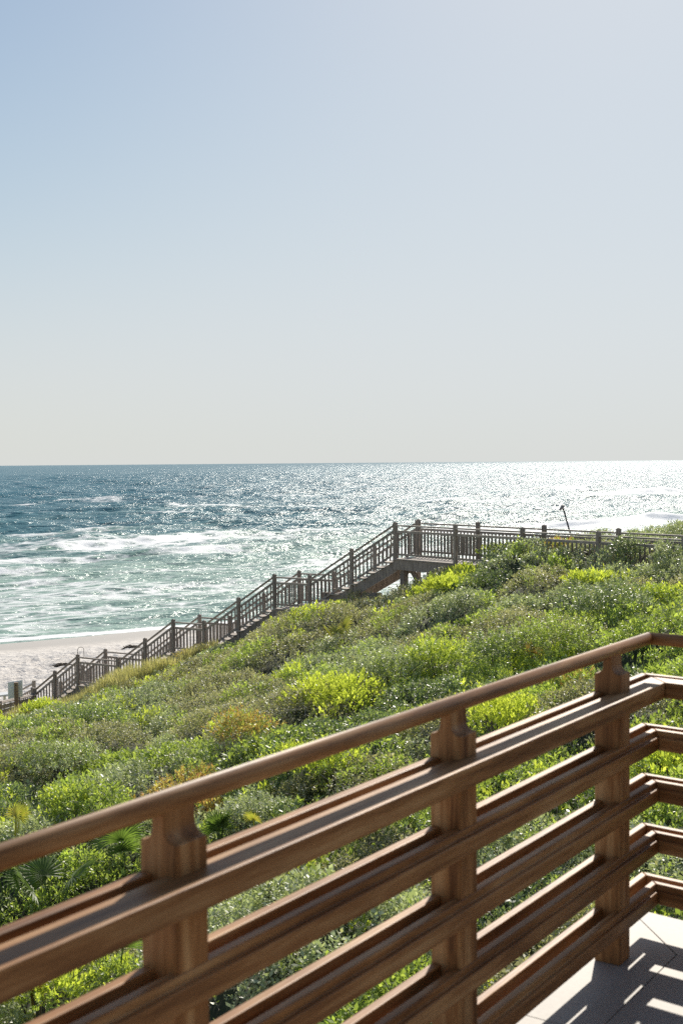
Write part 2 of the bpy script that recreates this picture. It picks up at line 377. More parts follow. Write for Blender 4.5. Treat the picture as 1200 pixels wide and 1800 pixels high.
def ground_z(X, Y):
    s, q = stairs_sd(X, Y); gzn = sstep(6.2, 7.6, s) * sstep(-4.2, -3.0, q) * (1 - sstep(1.5, 3, q))
    b = np.minimum(dune_below(X, Y) + .55 - .45 * gzn, beach_below(X, Y)); return EYE - b
def scrub_ok(X, Y):
    db = dune_below(X, Y); ok = db + .3 < beach_below(X, Y)
    s, q = stairs_sd(X, Y)
    ok &= ~((s > -.3) & (s < 20) & (q > -.12) & (q < 12))
    ok &= ~((s > 6.9) & (q > -3.3 + .5 * np.sin(s * 1.7)) & (q < 5))
    s2, q2 = walk_sd(X, Y)
    ok &= ~((s2 > -1.0) & (s2 < 11.5) & (q2 > -.12) & (q2 < 1.6))
    ok &= ~((s2 > -2.5) & (s2 < 4) & (q2 >= 1.6) & (q2 < 12))
    # sandy bare patch beside the stair foot
    ok &= ~(((X + 6.9) / .9) ** 2 + ((Y - 39.2) / .5) ** 2 < 1)
    # keep clear of the terrace slab
    u = (X - 1.1) * .827 + (Y - 4.55) * -.562; v = -((X - 1.1) * .562 + (Y - 4.55) * .827)
    ok &= ~((u > .1) & (v > .1))
    return ok

# one sheet for dune, beach and the land beyond
def grid_mesh(name, xs, ys, zf, mat, attrs=None, kind='structure', smooth=True):
    X, Y = np.meshgrid(xs, ys); Z = zf(X, Y); nx, ny = len(xs), len(ys)
    co = np.stack([X, Y, Z], -1).reshape(-1, 3)
    i = np.arange(nx * ny).reshape(ny, nx); F = np.stack([i[:-1, :-1], i[:-1, 1:], i[1:, 1:], i[1:, :-1]], -1).reshape(-1, 4)
    return quadmesh(name, co, F, mat, smooth, kind, attrs(X, Y) if attrs else None)
def quadmesh(name, co, F, mats, smooth=True, kind=None, attrs=None, mi=None, parent=None):
    me = bpy.data.meshes.new(name)
    me.vertices.add(len(co)); me.vertices.foreach_set('co', np.ascontiguousarray(co, dtype=np.float32).ravel())
    me.loops.add(F.size); me.loops.foreach_set('vertex_index', F.ravel().astype(np.int32))
    me.polygons.add(len(F)); me.polygons.foreach_set('loop_start', np.arange(0, F.size, 4, dtype=np.int32)); me.polygons.foreach_set('loop_total', np.full(len(F), 4, dtype=np.int32))
    if smooth: me.polygons.foreach_set('use_smooth', np.ones(len(F), dtype=bool))
    if not isinstance(mats, (list, tuple)): mats = [mats]
    for m_ in mats: me.materials.append(m_)
    if mi is not None: me.polygons.foreach_set('material_index', mi.astype(np.int32))
    if attrs:
        for k, v in attrs.items():
            a = me.attributes.new(k, 'FLOAT', 'POINT'); a.data.foreach_set('value', np.ascontiguousarray(v, dtype=np.float32).ravel())
    me.update(calc_edges=True); me.validate()
    o = bpy.data.objects.new(name, me); C.objects.link(o)
    if parent is not None: o.parent = parent
    if kind: o['kind'] = kind
    return o
def gz(X, Y):
    Z = ground_z(X, Y)
    d = -seaward(X, Y); dry = sstep(10, 16, d)
    Z = Z + dry * (.15 * (fbm(X * 1.3, Y * 1.3, 4) - .5) * 2 + .10 * (fbm(X * 4, Y * 4, 2) - .5) * 2)
    return Z
def gattr(X, Y):
    d = -seaward(X, Y); n_ = (fbm(X * .15, Y * .15, 3) - .5) * 5
    return {'wet': 1 - sstep(8, 13, d + n_)}
xs = np.unique(np.concatenate([np.linspace(-2500, -60, 22), np.arange(-60, -34, 2), np.arange(-34, 34, .25), np.arange(34, 90, 3), np.linspace(90, 2500, 24)]))
ys = np.unique(np.concatenate([np.linspace(-2500, -10, 14), np.arange(-10, 30, .8), np.arange(30, 100, .25), np.arange(100, 200, 6), np.linspace(200, 2500, 20)]))
def gz_all(X, Y):
    Z = gz(X, Y); return np.where(seaward(X, Y) > 2, np.minimum(Z, EYE - SEA - .5 - .02 * np.minimum(seaward(X, Y), 200)), Z)
ground = grid_mesh('ground', xs, ys, gz_all, M_SAND, gattr)
tag(ground, 'pale trampled sand of the dune and beach', 'ground')

# ------------------------------------------------------------------ sea
def sea_fields(X, Y):
    s = seaward(X, Y); t = (X - SH0[0]) * ST[0] + (Y - SH0[1]) * ST[1]
    sw = s + 7 * (fbm(t * .018 + 3, s * .006, 3) - .5) * 2
    Z = np.zeros_like(X); foam = np.zeros_like(X); face = np.zeros_like(X)
    def crest(pos, h, wd, seed, thr, fl, fw):
        nonlocal Z, foam
        p = pos + 8 * (fbm(t * .02 + seed, np.zeros_like(t) + seed, 3) - .5) * 2
        mod = sstep(thr - .12, thr + .15, fbm(t * .035 + seed * 3, np.zeros_like(t) + seed * 1.7, 3))
        d = sw - p; a = np.where(d < 0, np.exp(-(d / (wd * .30)) ** 2), np.exp(-(d / (wd * 1.3)) ** 2)); face[...] = np.maximum(face, (.35 + .65 * mod) * np.exp(-((d + wd * .25) / (wd * .45)) ** 2))
        Z += h * (.35 + .65 * mod) * a
        foam = np.maximum(foam, fl * mod * np.where(d < 0, np.exp(-(d / fw) ** 2 * .6), np.exp(-(d / (wd * .5)) ** 2)))
    crest(14, .25, 2.2, 2.1, .40, .72, 3.5)
    crest(30, .50, 3.2, 5.3, .48, .70, 4.5)
    crest(50, .8, 4.5, 8.2, .50, .66, 4)
    crest(66, .50, 4.0, 1.4, .42, .72, 7)
    crest(97, .4, 4.0, 21.4, .44, .62, 4); crest(74, .35, 3.5, 33.4, .42, .66, 6); crest(40, .3, 3.0, 44.4, .40, .62, 4); crest(128, .4, 5, 52.1, .50, .62, 4); crest(175, .5, 6, 61.3, .52, .62, 5)
    crest(84, .85, 5.0, 11.7, .42, .92, 9)
    crest(108, .6, 5.5, 3.9, .55, .80, 5)
    crest(150, .5, 7, 6.6, .60, .72, 5)
    crest(205, .5, 8, 9.9, .58, .80, 8)
    crest(290, .5, 10, 14.3, .60, .6, 16)
    for k in range(40):
        r2 = np.random.default_rng(100 + k); L = 1.7 * 1.2 ** (k % 20); ang = r2.normal(0, .55)
        dx = SM[0] * math.cos(ang) - SM[1] * math.sin(ang); dy = SM[0] * math.sin(ang) + SM[1] * math.cos(ang)
        amp = .0108 * L ** .85 * (.35 + .65 * sstep(20, 110, s))
        ph = 2 * math.pi * (X * dx + Y * dy) / L + r2.uniform(0, 6)
        mo = .5 + fbm(X / (L * 3) + k, Y / (L * 3), 2)
        Z += np.where(np.hypot(X, Y) < 75 * L, amp * mo * (1 - 2 * np.abs(np.sin(ph / 2)) ** 1.0 + .27), 0)
    swash = np.exp(-((s - 1.0 - 1.6 * (fbm(t * .09, t * 0, 3) - .5) * 2) / 1.3) ** 2)
    foam = np.maximum(foam, .95 * swash)
    foam = np.maximum(foam, .52 * sstep(-3, 3, s) * (1 - sstep(85, 110, s)) * sstep(.42, .66, fbm(t * .03, s * .06, 4)) )
    foam = np.maximum(foam, .34 * sstep(-3, 3, s) * (1 - sstep(80, 120, s)))
    # scattered whitecaps further out
    wc = sstep(.69, .80, fbm(t * .04 + 60, s * .22 + 20, 5)) * sstep(90, 140, s) * (1 - sstep(900, 3000, s))
    foam = np.maximum(foam, .55 * wc); Z += .15 * wc
    edge = 1 - sstep(0, 6, s)
    Z = Z * (1 - edge) + .02 * edge
    sh = (1 - sstep(40, 135, s + 25 * (fbm(t * .02, s * .02, 3) - .5) * 2)) * .85 + .15 * (1 - sstep(80, 400, s))
    return Z, foam, np.clip(sh + .55 * face * (1 - sstep(120, 260, s)), 0, 1)  # wave faces tinted shallow green, imitating light through the crests
dist = [60.0]
while dist[-1] < 42000: dist.append(dist[-1] * (1.0028 if dist[-1] < 500 else (1.006 if dist[-1] < 1500 else 1.03)))
ang = np.radians(np.arange(-34, 40, .085))
A_, D_ = np.meshgrid(ang, np.array(dist)); X_ = D_ * np.sin(A_); Y_ = D_ * np.cos(A_)
Zs, Fo, Sh = sea_fields(X_, Y_)
co = np.stack([X_, Y_, EYE - SEA + Zs], -1).reshape(-1, 3)
i = np.arange(X_.size).reshape(X_.shape); F = np.stack([i[:-1, :-1], i[:-1, 1:], i[1:, 1:], i[1:, :-1]], -1).reshape(-1, 4)
keep = (seaward(X_, Y_) > -4).ravel()[F].all(1); F = F[keep]
sea = quadmesh('sea', co, F, M_SEA, True, 'structure', {'foam': Fo, 'shallow_facelight': Sh}); tag(sea, 'blue green sea with white breakers', 'water')

# ------------------------------------------------------------------ leaves
PHI = np.radians(np.array([62, 66, 55, 60, 30, 40])); LEN = np.array([.50, .46, .52, .52, .60, .54]); ASP = np.array([.56, .52, .54, .56, .48, .52])
def sprigs(Pb, Ax, S, sp, n=6, g=rng):
    """leaf quads on short upright sprigs; returns verts (M*4,3)"""
    m = len(Pb); Ax = Ax / np.linalg.norm(Ax, axis=1, keepdims=True)
    ref = g.normal(size=(m, 3)); U = np.cross(Ax, ref); U /= np.linalg.norm(U, axis=1, keepdims=True); V = np.cross(Ax, U)
    out = np.empty((m, n, 4, 3))
    for k in range(n):
        th = 2.4 * k + g.uniform(-.4, .4, m); h = (k + .6) / n
        rad = U * np.cos(th)[:, None] + V * np.sin(th)[:, None]
        ph = PHI[sp] * (1.15 - .5 * h) + g.normal(0, .22, m)
        D = Ax * np.cos(ph)[:, None] + rad * np.sin(ph)[:, None]
        B = Pb + Ax * (S * h * .8)[:, None]; L = (S * LEN[sp] * g.uniform(.75, 1.2, m))[:, None]
        side = np.cross(Ax, D) + g.normal(0, .35, (m, 3)); side /= np.linalg.norm(side, axis=1, keepdims=True)
        Wd = L * ASP[sp][:, None] * .5
        out[:, k, 0] = B; out[:, k, 1] = B + D * L * .5 + side * Wd; out[:, k, 2] = B + D * L; out[:, k, 3] = B + D * L * .5 - side * Wd
    return out.reshape(-1, 3), np.repeat(sp, n)

def scrub():
    VV = []; SS = []
    for (y0, y1, x0, x1, s_, dens) in ((4.5, 9, -7, 9, .10, 500), (9, 13, -7, 9, .115, 700), (13, 18, -8, 10, .115, 700), (18, 25, -10, 12, .115, 700), (25, 33, -13, 14, .112, 650), (33, 47, -16, 18, .125, 520)):
        n_ = int((y1 - y0) * (x1 - x0) * dens); X = rng.uniform(x0, x1, n_); Y = rng.uniform(y0, y1, n_)
        gap = fbm(X * 2.6 + 70, Y * 2.6 + 11, 3); k = scrub_ok(X, Y) & ((gap > .46) | (rng.random(n_) < .15)) & ((np.abs(X) < .285 * Y + .8) | (rng.random(n_) < .3)); X, Y = X[k], Y[k]
        # thin out where nobody could look
        H, S = bumps(X, Y); e = .12; Hx, _ = bumps(X + e, Y); Hy, _ = bumps(X, Y + e)
        zb = EYE - dune_below(X, Y); depth = rng.random(len(X)) ** 1.5 * .34 - .05 * np.clip((gap[k] - .5) * 4, -1, 1)
        nx = -(Hx - H) / e; ny = -(Hy - H) / e
        Ax = np.stack([nx * .6, ny * .6, np.full_like(nx, .9)], -1) + rng.normal(0, .30, (len(X), 3))
        Pb = np.stack([X, Y, zb + H - depth - .06], -1)
        sp = S.copy(); r_ = rng.random(len(X)); 
        sp[r_ < .10] = rng.choice([0, 1, 2], (r_ < .10).sum())
        patch = fbm(X * .9 + 40, Y * .9, 3) ; sp[(patch > .66) & (rng.random(len(X)) < .6)] = 2
        patch2 = fbm(X * .8 + 90, Y * .8 + 7, 3); sp[(patch2 > .70) & (rng.random(len(X)) < .35)] = 4
        S_ = s_ * rng.uniform(.5, 1.15, len(X)) * (1 + .3 * (rng.random(len(X)) < .18)) * (.8 + .5 * fbm(X * .7 + 30, Y * .7 + 60, 2)) * np.where(sp == 4, 1.15, 1) * np.where(np.abs(X) < .285 * Y + .8, 1, 1.8)
        v, q = sprigs(Pb, Ax, S_, sp, 5); VV.append(v); SS.append(q)
    # dead grey twigs poking out of the mat
    n_ = 9000; Y = 9 + 32 * rng.random(n_) ** 1.1; X = rng.uniform(-1, 1, n_) * (.3 * Y + 2); k = scrub_ok(X, Y) & (fbm(X * .6 + 5, Y * .6 + 77, 3) > .50); X, Y = X[k], Y[k]; H, _ = bumps(X, Y)
    m_ = len(X); L_ = rng.uniform(.12, .38, m_)[:, None]; D = rng.normal(0, .55, (m_, 3)); D[:, 2] = np.abs(D[:, 2]) + .35; D /= np.linalg.norm(D, axis=1, keepdims=True)
    P = np.stack([X, Y, EYE - dune_below(X, Y) + H - .10], -1); Sd = np.cross(D, rng.normal(size=(m_, 3))); Sd /= np.linalg.norm(Sd, axis=1, keepdims=True); Sd = Sd * (.0022 * (1 + Y / 22))[:, None]
    VV.append(np.stack([P - Sd, P + Sd, P + D * L_ + Sd * .4, P + D * L_ - Sd * .4], 1).reshape(-1, 3)); SS.append(np.full(m_, 7))
    v = np.concatenate(VV); q = np.concatenate(SS); F = np.arange(len(v)).reshape(-1, 4)
    # twig sheet just under the leaves, coloured dark for the shaded gaps
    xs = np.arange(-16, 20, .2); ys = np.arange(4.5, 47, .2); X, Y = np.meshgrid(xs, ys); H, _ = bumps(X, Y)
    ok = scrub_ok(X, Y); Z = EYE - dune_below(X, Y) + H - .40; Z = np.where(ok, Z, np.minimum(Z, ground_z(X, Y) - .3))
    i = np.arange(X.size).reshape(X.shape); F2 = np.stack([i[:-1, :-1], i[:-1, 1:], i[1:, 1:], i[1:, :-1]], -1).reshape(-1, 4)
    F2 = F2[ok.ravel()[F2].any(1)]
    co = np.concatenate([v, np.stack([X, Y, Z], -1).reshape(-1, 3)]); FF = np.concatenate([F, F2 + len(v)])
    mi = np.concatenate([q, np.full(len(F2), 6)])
    o = quadmesh('dune_scrub', co, FF, [LM[s] for s in SP] + [M_TWIG_SHADE, M_DEAD], False, 'stuff', None, mi)
    tag(o, 'mixed olive and green leaves of the wind-clipped scrub mat over the whole dune', 'scrub')
    print('scrub leaves', len(F))
scrub()

# individually distinct shrubs
def hit_canopy(px, py):
    v = ray(px, py); o = np.array([0, 0, EYE]); t = 6.0
    while t < 80:
        p = o + v * t
        if p[2] < EYE - dune_below(np.array(p[0]), np.array(p[1])): return p
        t += .1
    return o + v * 40
def shrub(px, py, wpx, hf, sp, label, cat='shrub', name='shrub', mix=None, dens=1.0):
    """px,py = foot of the bush in photo pixels, wpx its width"""
    g = np.random.default_rng(int(px * 7 + py)); p = hit_canopy(px, py); dd = math.hypot(p[0], p[1]); w_ = wpx * dd / FPX / 2
    hgt = w_ * 2 * hf * .92; root = empty(name, (p[0], p[1] + w_ * .7, p[2] - .25), label, cat)
    s_ = .075 * max(1, dd / 16) ** .5 * (1.2 if sp in (4,) else 1)
    # lobes
    lob = [(0, 0, 0, w_ * .62)] + [(w_ * .55 * math.cos(a) * g.uniform(.7, 1.1), w_ * .45 * math.sin(a) * g.uniform(.7, 1.1), g.uniform(-.12, .12) * hgt, w_ * g.uniform(.35, .52)) for a in np.linspace(0, 6.28, 7)[:-1] + g.uniform(0, 1)]
    P = []; A = []
    tot = int(4.6 * (w_ * w_ * 4) / (s_ * s_) * .55 * dens) + 60
    for (lx, ly, lz, lr) in lob:
        n_ = int(tot * (lr * lr) / sum(q[3] ** 2 for q in lob)); d = g.normal(size=(n_, 3)); d[:, 2] = np.abs(d[:, 2]) * 1.0 - .25
        d /= np.linalg.norm(d, axis=1, keepdims=True); rr = lr * (1 - g.random(n_) ** 2.2 * .42) * (1 + .34 * (fbm(d[:, 0] * 3 + lx * 9 + 20, d[:, 1] * 3 + d[:, 2] * 2 + 20, 2) - .5) * 2)
        sc = hgt / (w_ * 1.0)
        P.append(np.stack([lx + d[:, 0] * rr, ly + d[:, 1] * rr, .25 + hgt * .30 + lz + d[:, 2] * rr * sc * .95], -1)); A.append(d * .8 + np.array([0, 0, .75]) + g.normal(0, .25, (n_, 3)))
    P = np.concatenate(P); A = np.concatenate(A); spv = np.full(len(P), sp)
    if mix is not None: spv[g.random(len(P)) < .3] = mix
    v, q = sprigs(P, A, s_ * g.uniform(.7, 1.3, len(P)), spv, 6, g)
    quadmesh('foliage', v, np.arange(len(v)).reshape(-1, 4), [LM[s] for s in SP], False, None, None, q, root)
    mb = MB()
    for k in range(9):
        a = g.uniform(0, 6.28); r_ = w_ * g.uniform(.3, .8); e = np.array([r_ * math.cos(a), r_ * math.sin(a), .2 + hgt * g.uniform(.4, .75)])
        m_ = e * .5 + np.array([0, 0, .08]) ; mb.tube([(0, 0, -.3), m_ + g.normal(0, .04, 3), e * .8], [.018, .011, .004], 5)
    mb.build('branches', M_BARK, root, world=False)
    return root
SHR = [
 (795, 1043, 105, .26, 4, 'low bright lime shrub nearest the boardwalk supports, on the upper dune', 4),
 (905, 985, 120, .26, 3, 'dark green shrub against the upper walkway railing with yellow tips', 4),
 (985, 972, 75, .33, 5, 'yellowish shrub in front of the walkway below the leaning pole', 2),
 (1045, 975, 100, .26, 0, 'grey green shrub hiding the walkway railing just left of the round dark bush', 1),
 (1112, 990, 84, .66, 3, 'round dull green bush at the right end of the walkway railing', 0),
 (1188, 1005, 90, .72, 0, 'rounded grey bush at the right edge of the photo beside the walkway', 3),
 (1040, 1032, 100, .25, 4, 'low lime patch shrub on the upper right dune', 2),
 (1165, 1060, 100, .3, 2, 'yellow green low shrub at the right edge above the handrail corner', 4),
 (1090, 1100, 190, .42, 3, 'wide dark grey green mound just above the handrail corner', 0),
 (990, 1165, 210, .42, 2, 'large rounded olive green bush left of the handrail corner', 1),
 (885, 1180, 130, .62, 3, 'upright dark green bush in the middle of the slope beside the large olive one', 2),
 (780, 1190, 150, .55, 2, 'lush bright green bush left of the upright dark one', 4),
 (690, 1215, 200, .42, 0, 'large silvery rounded bush in the middle of the dune', 2),
 (590, 1262, 190, .42, 4, 'bright lime shrub with upright shoots above the middle of the handrail', 4),
 (430, 1325, 150, .55, 5, 'amber and green shrub with rusty tips above the handrail', 2),
 (890, 1305, 170, .60, 4, 'tall yellow lime shrub just behind the top rails between the middle and far posts', 4),
 (1010, 1225, 120, .5, 2, 'pale yellow leaved shrub right behind the far post', 5),
 (560, 1380, 190, .40, 4, 'lime shrub close under the handrail left of the middle post', 2),
 (135, 1318, 190, .42, 3, 'dark leafy bush on the left slope below the sign', 2),
 (190, 1240, 46, .6, 2, 'small round green bush beside the bare sand patch near the stairs', 3),
 (70, 1262, 90, .3, 4, 'low lime shrub at the left edge below the sign', 2),
 (285, 1190, 60, .4, 5, 'small yellowish shrub at the foot of the lower flight', 2),
 (330, 1163, 60, .3, 1, 'brown tinged low shrub beside the second landing', 5),
 (85, 1370, 180, .35, 0, 'pale silvery bush on the left slope', 2),
 (110, 1430, 130, .3, 2, 'yellow green bush touching the handrail near the left edge', 4),
 (1165, 1150, 110, .3, 2, 'green bush under the right hand handrail', 3),
 (60, 1795, 200, .35, 4, 'bright fresh green shrub at the bottom left corner behind the rails', 2),
 (200, 1745, 130, .35, 2, 'green shrub behind the lower rails left of the near post', 4),
 (470, 1560, 200, .32, 4, 'lime leaved shrub seen between the top two rails right of the near post', 2),
 (720, 1480, 190, .32, 2, 'dark speckled green bush behind the rails left of the middle post', 3),
 (450, 1465, 160, .4, 0, 'silver green bush directly behind the first rail right of the near post', 0),
]
for (px, py, wp, hf, sp, lab, mx) in SHR: shrub(px, py, wp, hf, sp, lab, mix=mx)

# palmettos
def palmetto(px, py, span_px, nf, mat, label, up=.6, seed=1):
    g = np.random.default_rng(seed); p = hit_canopy(px, py); dd = math.hypot(p[0], p[1]); Lb = span_px * dd / FPX / 2
    root = empty('palmetto', (p[0], p[1], p[2] - .3), label, 'palmetto')
    for f in range(nf):
        a = g.uniform(0, 6.28) if nf > 1 else 4.7; lean = g.uniform(.1, .8) * (1 - up * .5); base = np.array([0, 0, 0.])
        pd = np.array([math.cos(a) * lean, math.sin(a) * lean, 1.]); pd /= np.linalg.norm(pd); hub = pd * (.45 + Lb * g.uniform(.3, .9))
        mb = MB(); mb.tube([base, hub * .5 + np.array([0, 0, .03]), hub], [.012, .009, .007], 5)
        fd = pd * .8 + np.array([math.cos(a), math.sin(a), .5 * up]) * .5 + g.normal(0, .12, 3); fd /= np.linalg.norm(fd)
        sd = np.cross(fd, [0, 0, 1]); sd /= np.linalg.norm(sd); nn = np.cross(sd, fd)
        stem = mb.build('leaf_stalk', mat, root, world=False)
        fb = MB(); nb = 20
        for k in range(nb):
            th = R(-105 + 210 * k / (nb - 1)); D = fd * math.cos(th) + sd * math.sin(th); L = Lb * (.75 + .25 * math.cos(th * .8)) * g.uniform(.88, 1.1)
            Wd = np.cross(nn, D) ; Wd /= np.linalg.norm(Wd); wv = Lb * .045; fold = nn * wv * .7
            droop = np.array([0, 0, -1]) * L * .10
            pts = [hub, hub + D * L * .45, hub + D * L * .8 + droop * .5, hub + D * L + droop * 1.4]
            ww = [wv * .35, wv, wv * .6, .001]
            V = []
            for q, wq in zip(pts, ww): V += [q - Wd * wq + fold * (wq / wv) * .5, q - fold * (wq / wv) * .3, q + Wd * wq + fold * (wq / wv) * .5]
            F = []
            for i in range(3):
                F += [(i * 3, i * 3 + 1, i * 3 + 4, i * 3 + 3), (i * 3 + 1, i * 3 + 2, i * 3 + 5, i * 3 + 4)]
            fb.add(V, F)
        fan = fb.build('fan_leaf', mat, root, world=False)
    return root
palmetto(597, 1137, 62, 3, M_PALMY, 'small bright yellow green palmetto alone on the middle of the dune', .9, 3)
palmetto(212, 1525, 90, 4, M_PALM, 'dark palmetto fans under the handrail just left of the near post', .7, 5)
palmetto(95, 1600, 120, 5, M_PALM, 'spiky palmetto with sunlit blades in the shaded hollow at left', .5, 8)
palmetto(12, 1570, 80, 3, M_PALM, 'dark palmetto in the hollow at the left edge of the photo', .7, 9)
palmetto(25, 1478, 60, 3, M_PALMY, 'yellowed upright palmetto above the handrail at the left edge', 1.3, 11)
palmetto(385, 1492, 70, 6, M_PALM, 'upright palmetto blades just right of the near post', 1.6, 13)
palmetto(450, 1470, 50, 2, M_PALMY, 'palmetto with a yellow blade behind the top rail right of the near post', 1.6, 15)
palmetto(932, 1175, 42, 2, M_PALMO, 'orange brown palmetto tuft beside the large olive bush', 1.0, 17)
palmetto(205, 1715, 110, 4, M_PALM, 'palmetto behind the second rail left of the near post', .8, 19)
palmetto(60, 1760, 50, 2, M_PALMO, 'reddish dry palmetto fan low behind the rails at left', .8, 21)

# pale dune grass by the stair foot
def grass():
    n_ = 60000; s = rng.uniform(6.4, 17.5, n_); q = -rng.random(n_) ** 1.2 * 5.6 + .25
    X = P0[0] + DS[0] * s + WN[0] * q; Y = P0[1] + DS[1] * s + WN[1] * q
    k = (fbm(X * .9, Y * .9, 3) > .43) & ~(((X + 6.9) / .8) ** 2 + ((Y - 39.2) / .45) ** 2 < 1); X, Y = X[k], Y[k]
    # a few tufts on the right of the landing
    Hb, _ = bumps(X, Y); Z = np.where(scrub_ok(X, Y), EYE - dune_below(X, Y) + Hb - .22, ground_z(X, Y) - .05); m = len(X); H = rng.uniform(.2, .62, m); b = rng.uniform(0, 6.28, m); ln = rng.uniform(.05, .4, m) * H
    D = np.stack([np.cos(b), np.sin(b), np.zeros(m)], -1); Sd = np.stack([-np.sin(b), np.cos(b), np.zeros(m)], -1) * .008; P = np.stack([X, Y, Z], -1)
    up = np.array([0, 0, 1.]); mid = P + up * (H * .6)[:, None] + D * (ln * .35)[:, None]; tip = P + up * H[:, None] + D * ln[:, None]
    v = np.empty((m, 2, 4, 3)); v[:, 0, 0] = P - Sd; v[:, 0, 1] = P + Sd; v[:, 0, 2] = mid + Sd; v[:, 0, 3] = mid - Sd
    v[:, 1, 0] = mid - Sd; v[:, 1, 1] = mid + Sd; v[:, 1, 2] = tip + Sd * .3; v[:, 1, 3] = tip - Sd * .3
    o = quadmesh('dune_grass', v.reshape(-1, 3), np.arange(m * 8).reshape(-1, 4), M_GRASS, False, 'stuff')
    tag(o, 'pale yellow green dune grass along the foot of the lower stairs', 'grass')
grass()

# ------------------------------------------------------------------ boardwalk
POSTW = .10
def p3(xy, below): return np.array([xy[0], xy[1], EYE - below])
class Walk:
    """collects the parts of one timber structure"""
    def __init__(s, root): s.root = root; s.bal = []; s.post_mesh = {}
    def post(s, xy, zt, zb, w_=POSTW, D=DS, name='post'):
        mb = MB(); X = np.array([D[0], D[1], 0]); Y = np.array([-D[1], D[0], 0]); Z = np.array([0, 0, 1.])
        mb.box((xy[0], xy[1], (zt + zb) / 2), X, Y, Z, w_ / 2, w_ / 2, (zt - zb) / 2)
        t = w_ * .42; mb.add([np.array([xy[0], xy[1], zt + .002]) + X * a * t + Y * b * t for a, b in ((-1, -1), (1, -1), (1, 1), (-1, 1))] + [np.array([xy[0], xy[1], zt + .03])], [(0, 1, 4), (1, 2, 4), (2, 3, 4), (3, 0, 4)])
        mb.build(name, M_GREY, s.root)
    def rail(s, a, b, w_, h_, name='rail', mat=None): mb = MB(); mb.beam(a, b, w_, h_); mb.build(name, mat or M_GREYH, s.root)
    def bay(s, a, b, da, db, top=.98, sub=.80, bot=.12, step=.145, shade=0):
        """railing bay between two post axes; a,b plan points, da,db deck heights (below eye)"""
        a, b = np.array(a), np.array(b); L = np.linalg.norm(b - a); u = (b - a) / L; a2 = a + u * POSTW / 2; b2 = b - u * POSTW / 2
        s.rail(p3(a2, da - top), p3(b2, db - top), .09, .042); s.rail(p3(a2, da - sub), p3(b2, db - sub), .04, .07); s.rail(p3(a2, da - bot), p3(b2, db - bot), .04, .06)
        n_ = max(2, int(round(L / step)))
        for k in range(1, n_):
            f = k / n_; xy = a + (b - a) * f; dd = da + (db - da) * f
            s.bal.append((xy, EYE - dd + bot, EYE - dd + sub, u))
    def finish(s):
        s.bal.sort(key=lambda q: math.hypot(q[0][0], q[0][1])); rest = MB(); nb = 0
        for xy, z0, z1, u in s.bal:
            if nb < 100: mb = MB()
            else: mb = rest
            mb.box((xy[0], xy[1], (z0 + z1) / 2), (u[0], u[1], 0), (-u[1], u[0], 0), (0, 0, 1), .018, .018, (z1 - z0) / 2)
            if nb < 100: mb.build('baluster', M_GREY, s.root)
            nb += 1
        if rest.v: tag(rest.build('baluster', M_GREY, s.root), 'rows of thin square balusters', kind='stuff')

# elevated walkway (upper, level)
DECKW = 2.87
root = empty('elevated_walkway', p3(P0, DECKW + 1.0), 'level grey timber walkway with baluster railings along the top of the dune', 'boardwalk')
W = Walk(root); OFF = np.array([.77, 1.20]); SPC = 2.56; nb_ = 5
nearp = [P0 + DW * SPC * k for k in range(nb_ + 1)]; farp = [p + OFF for p in nearp]
for k in range(nb_ + 1):
    zg = ground_z(np.array(nearp[k][0]), np.array(nearp[k][1])) - .5
    if k > 0 : W.post(nearp[k], EYE - 1.80 + .02, zg, D=DW)
    else: W.post(nearp[k] + DW * .0, EYE - 1.80, EYE - DECKW - .32, .115, D=DS)
    W.post(farp[k], EYE - 1.80 + .02, ground_z(np.array(farp[k][0]), np.array(farp[k][1])) - .4, D=DW)
for k in range(nb_):
    W.bay(nearp[k], nearp[k + 1], DECKW, DECKW); W.bay(farp[k], farp[k + 1], DECKW, DECKW)
W.finish()
ax, nx_ = np.array([DW[0], DW[1], 0]), np.array([.776, .63, 0])
A0 = np.array([P0[0], P0[1], 0]); 
L_ = SPC * nb_ + .1
mb = MB(); nL = int(L_ / .145)
for k in range(nL):
    c = A0 + ax * (.02 + .145 * (k + .5)) + nx_ * .68 + np.array([ax[0], ax[1], 0]) * 0; c[2] = EYE - DECKW - .02
    mb.box(c + ax * (-.0), ax, nx_, (0, 0, 1), .068, .78, .019)
mb.build('deck_planks', M_GREYH, root)
for off in (-.05, 1.40):
    mb = MB(); a = A0 + nx_ * off; mb.beam(a + ax * .0 + np.array([0, 0, EYE - DECKW - .19]), a + ax * L_ + np.array([0, 0, EYE - DECKW - .19]), .05, .29); mb.build('side_beam', M_GREY, root)
for k, off in ((0, .12), (0, 1.2), (1, .12), (1, 1.2), (2, .12)):
    c = A0 + ax * (.25 + 2.3 * k) + nx_ * off; zg = ground_z(np.array(c[0]), np.array(c[1])) - .6
    mb = MB(); mb.box((c[0], c[1], (EYE - DECKW - .25 + zg) / 2), ax, nx_, (0, 0, 1), .09, .09, (EYE - DECKW - .25 - zg) / 2); mb.build('support_post', M_GREY, root)
for sgn, st in ((1, .35), (-1, 1.9)):
    mb = MB(); a = A0 + ax * st + nx_ * .3; mb.beam(a + np.array([0, 0, EYE - DECKW - .30]), a + ax * sgn * .95 + np.array([0, 0, EYE - DECKW - 1.35]), .07, .16); mb.build('diagonal_brace', M_GREY, root)
# end screen boards that show right of the round bush
mb = MB(); e = A0 + ax * (L_ - 2.2) - nx_ * .25
mb.beam(e + np.array([0, 0, EYE - 2.32]), e + ax * 2.2 + np.array([0, 0, EYE - 2.36]), .10, .04); mb.build('lower_plank', M_GREYH, root)

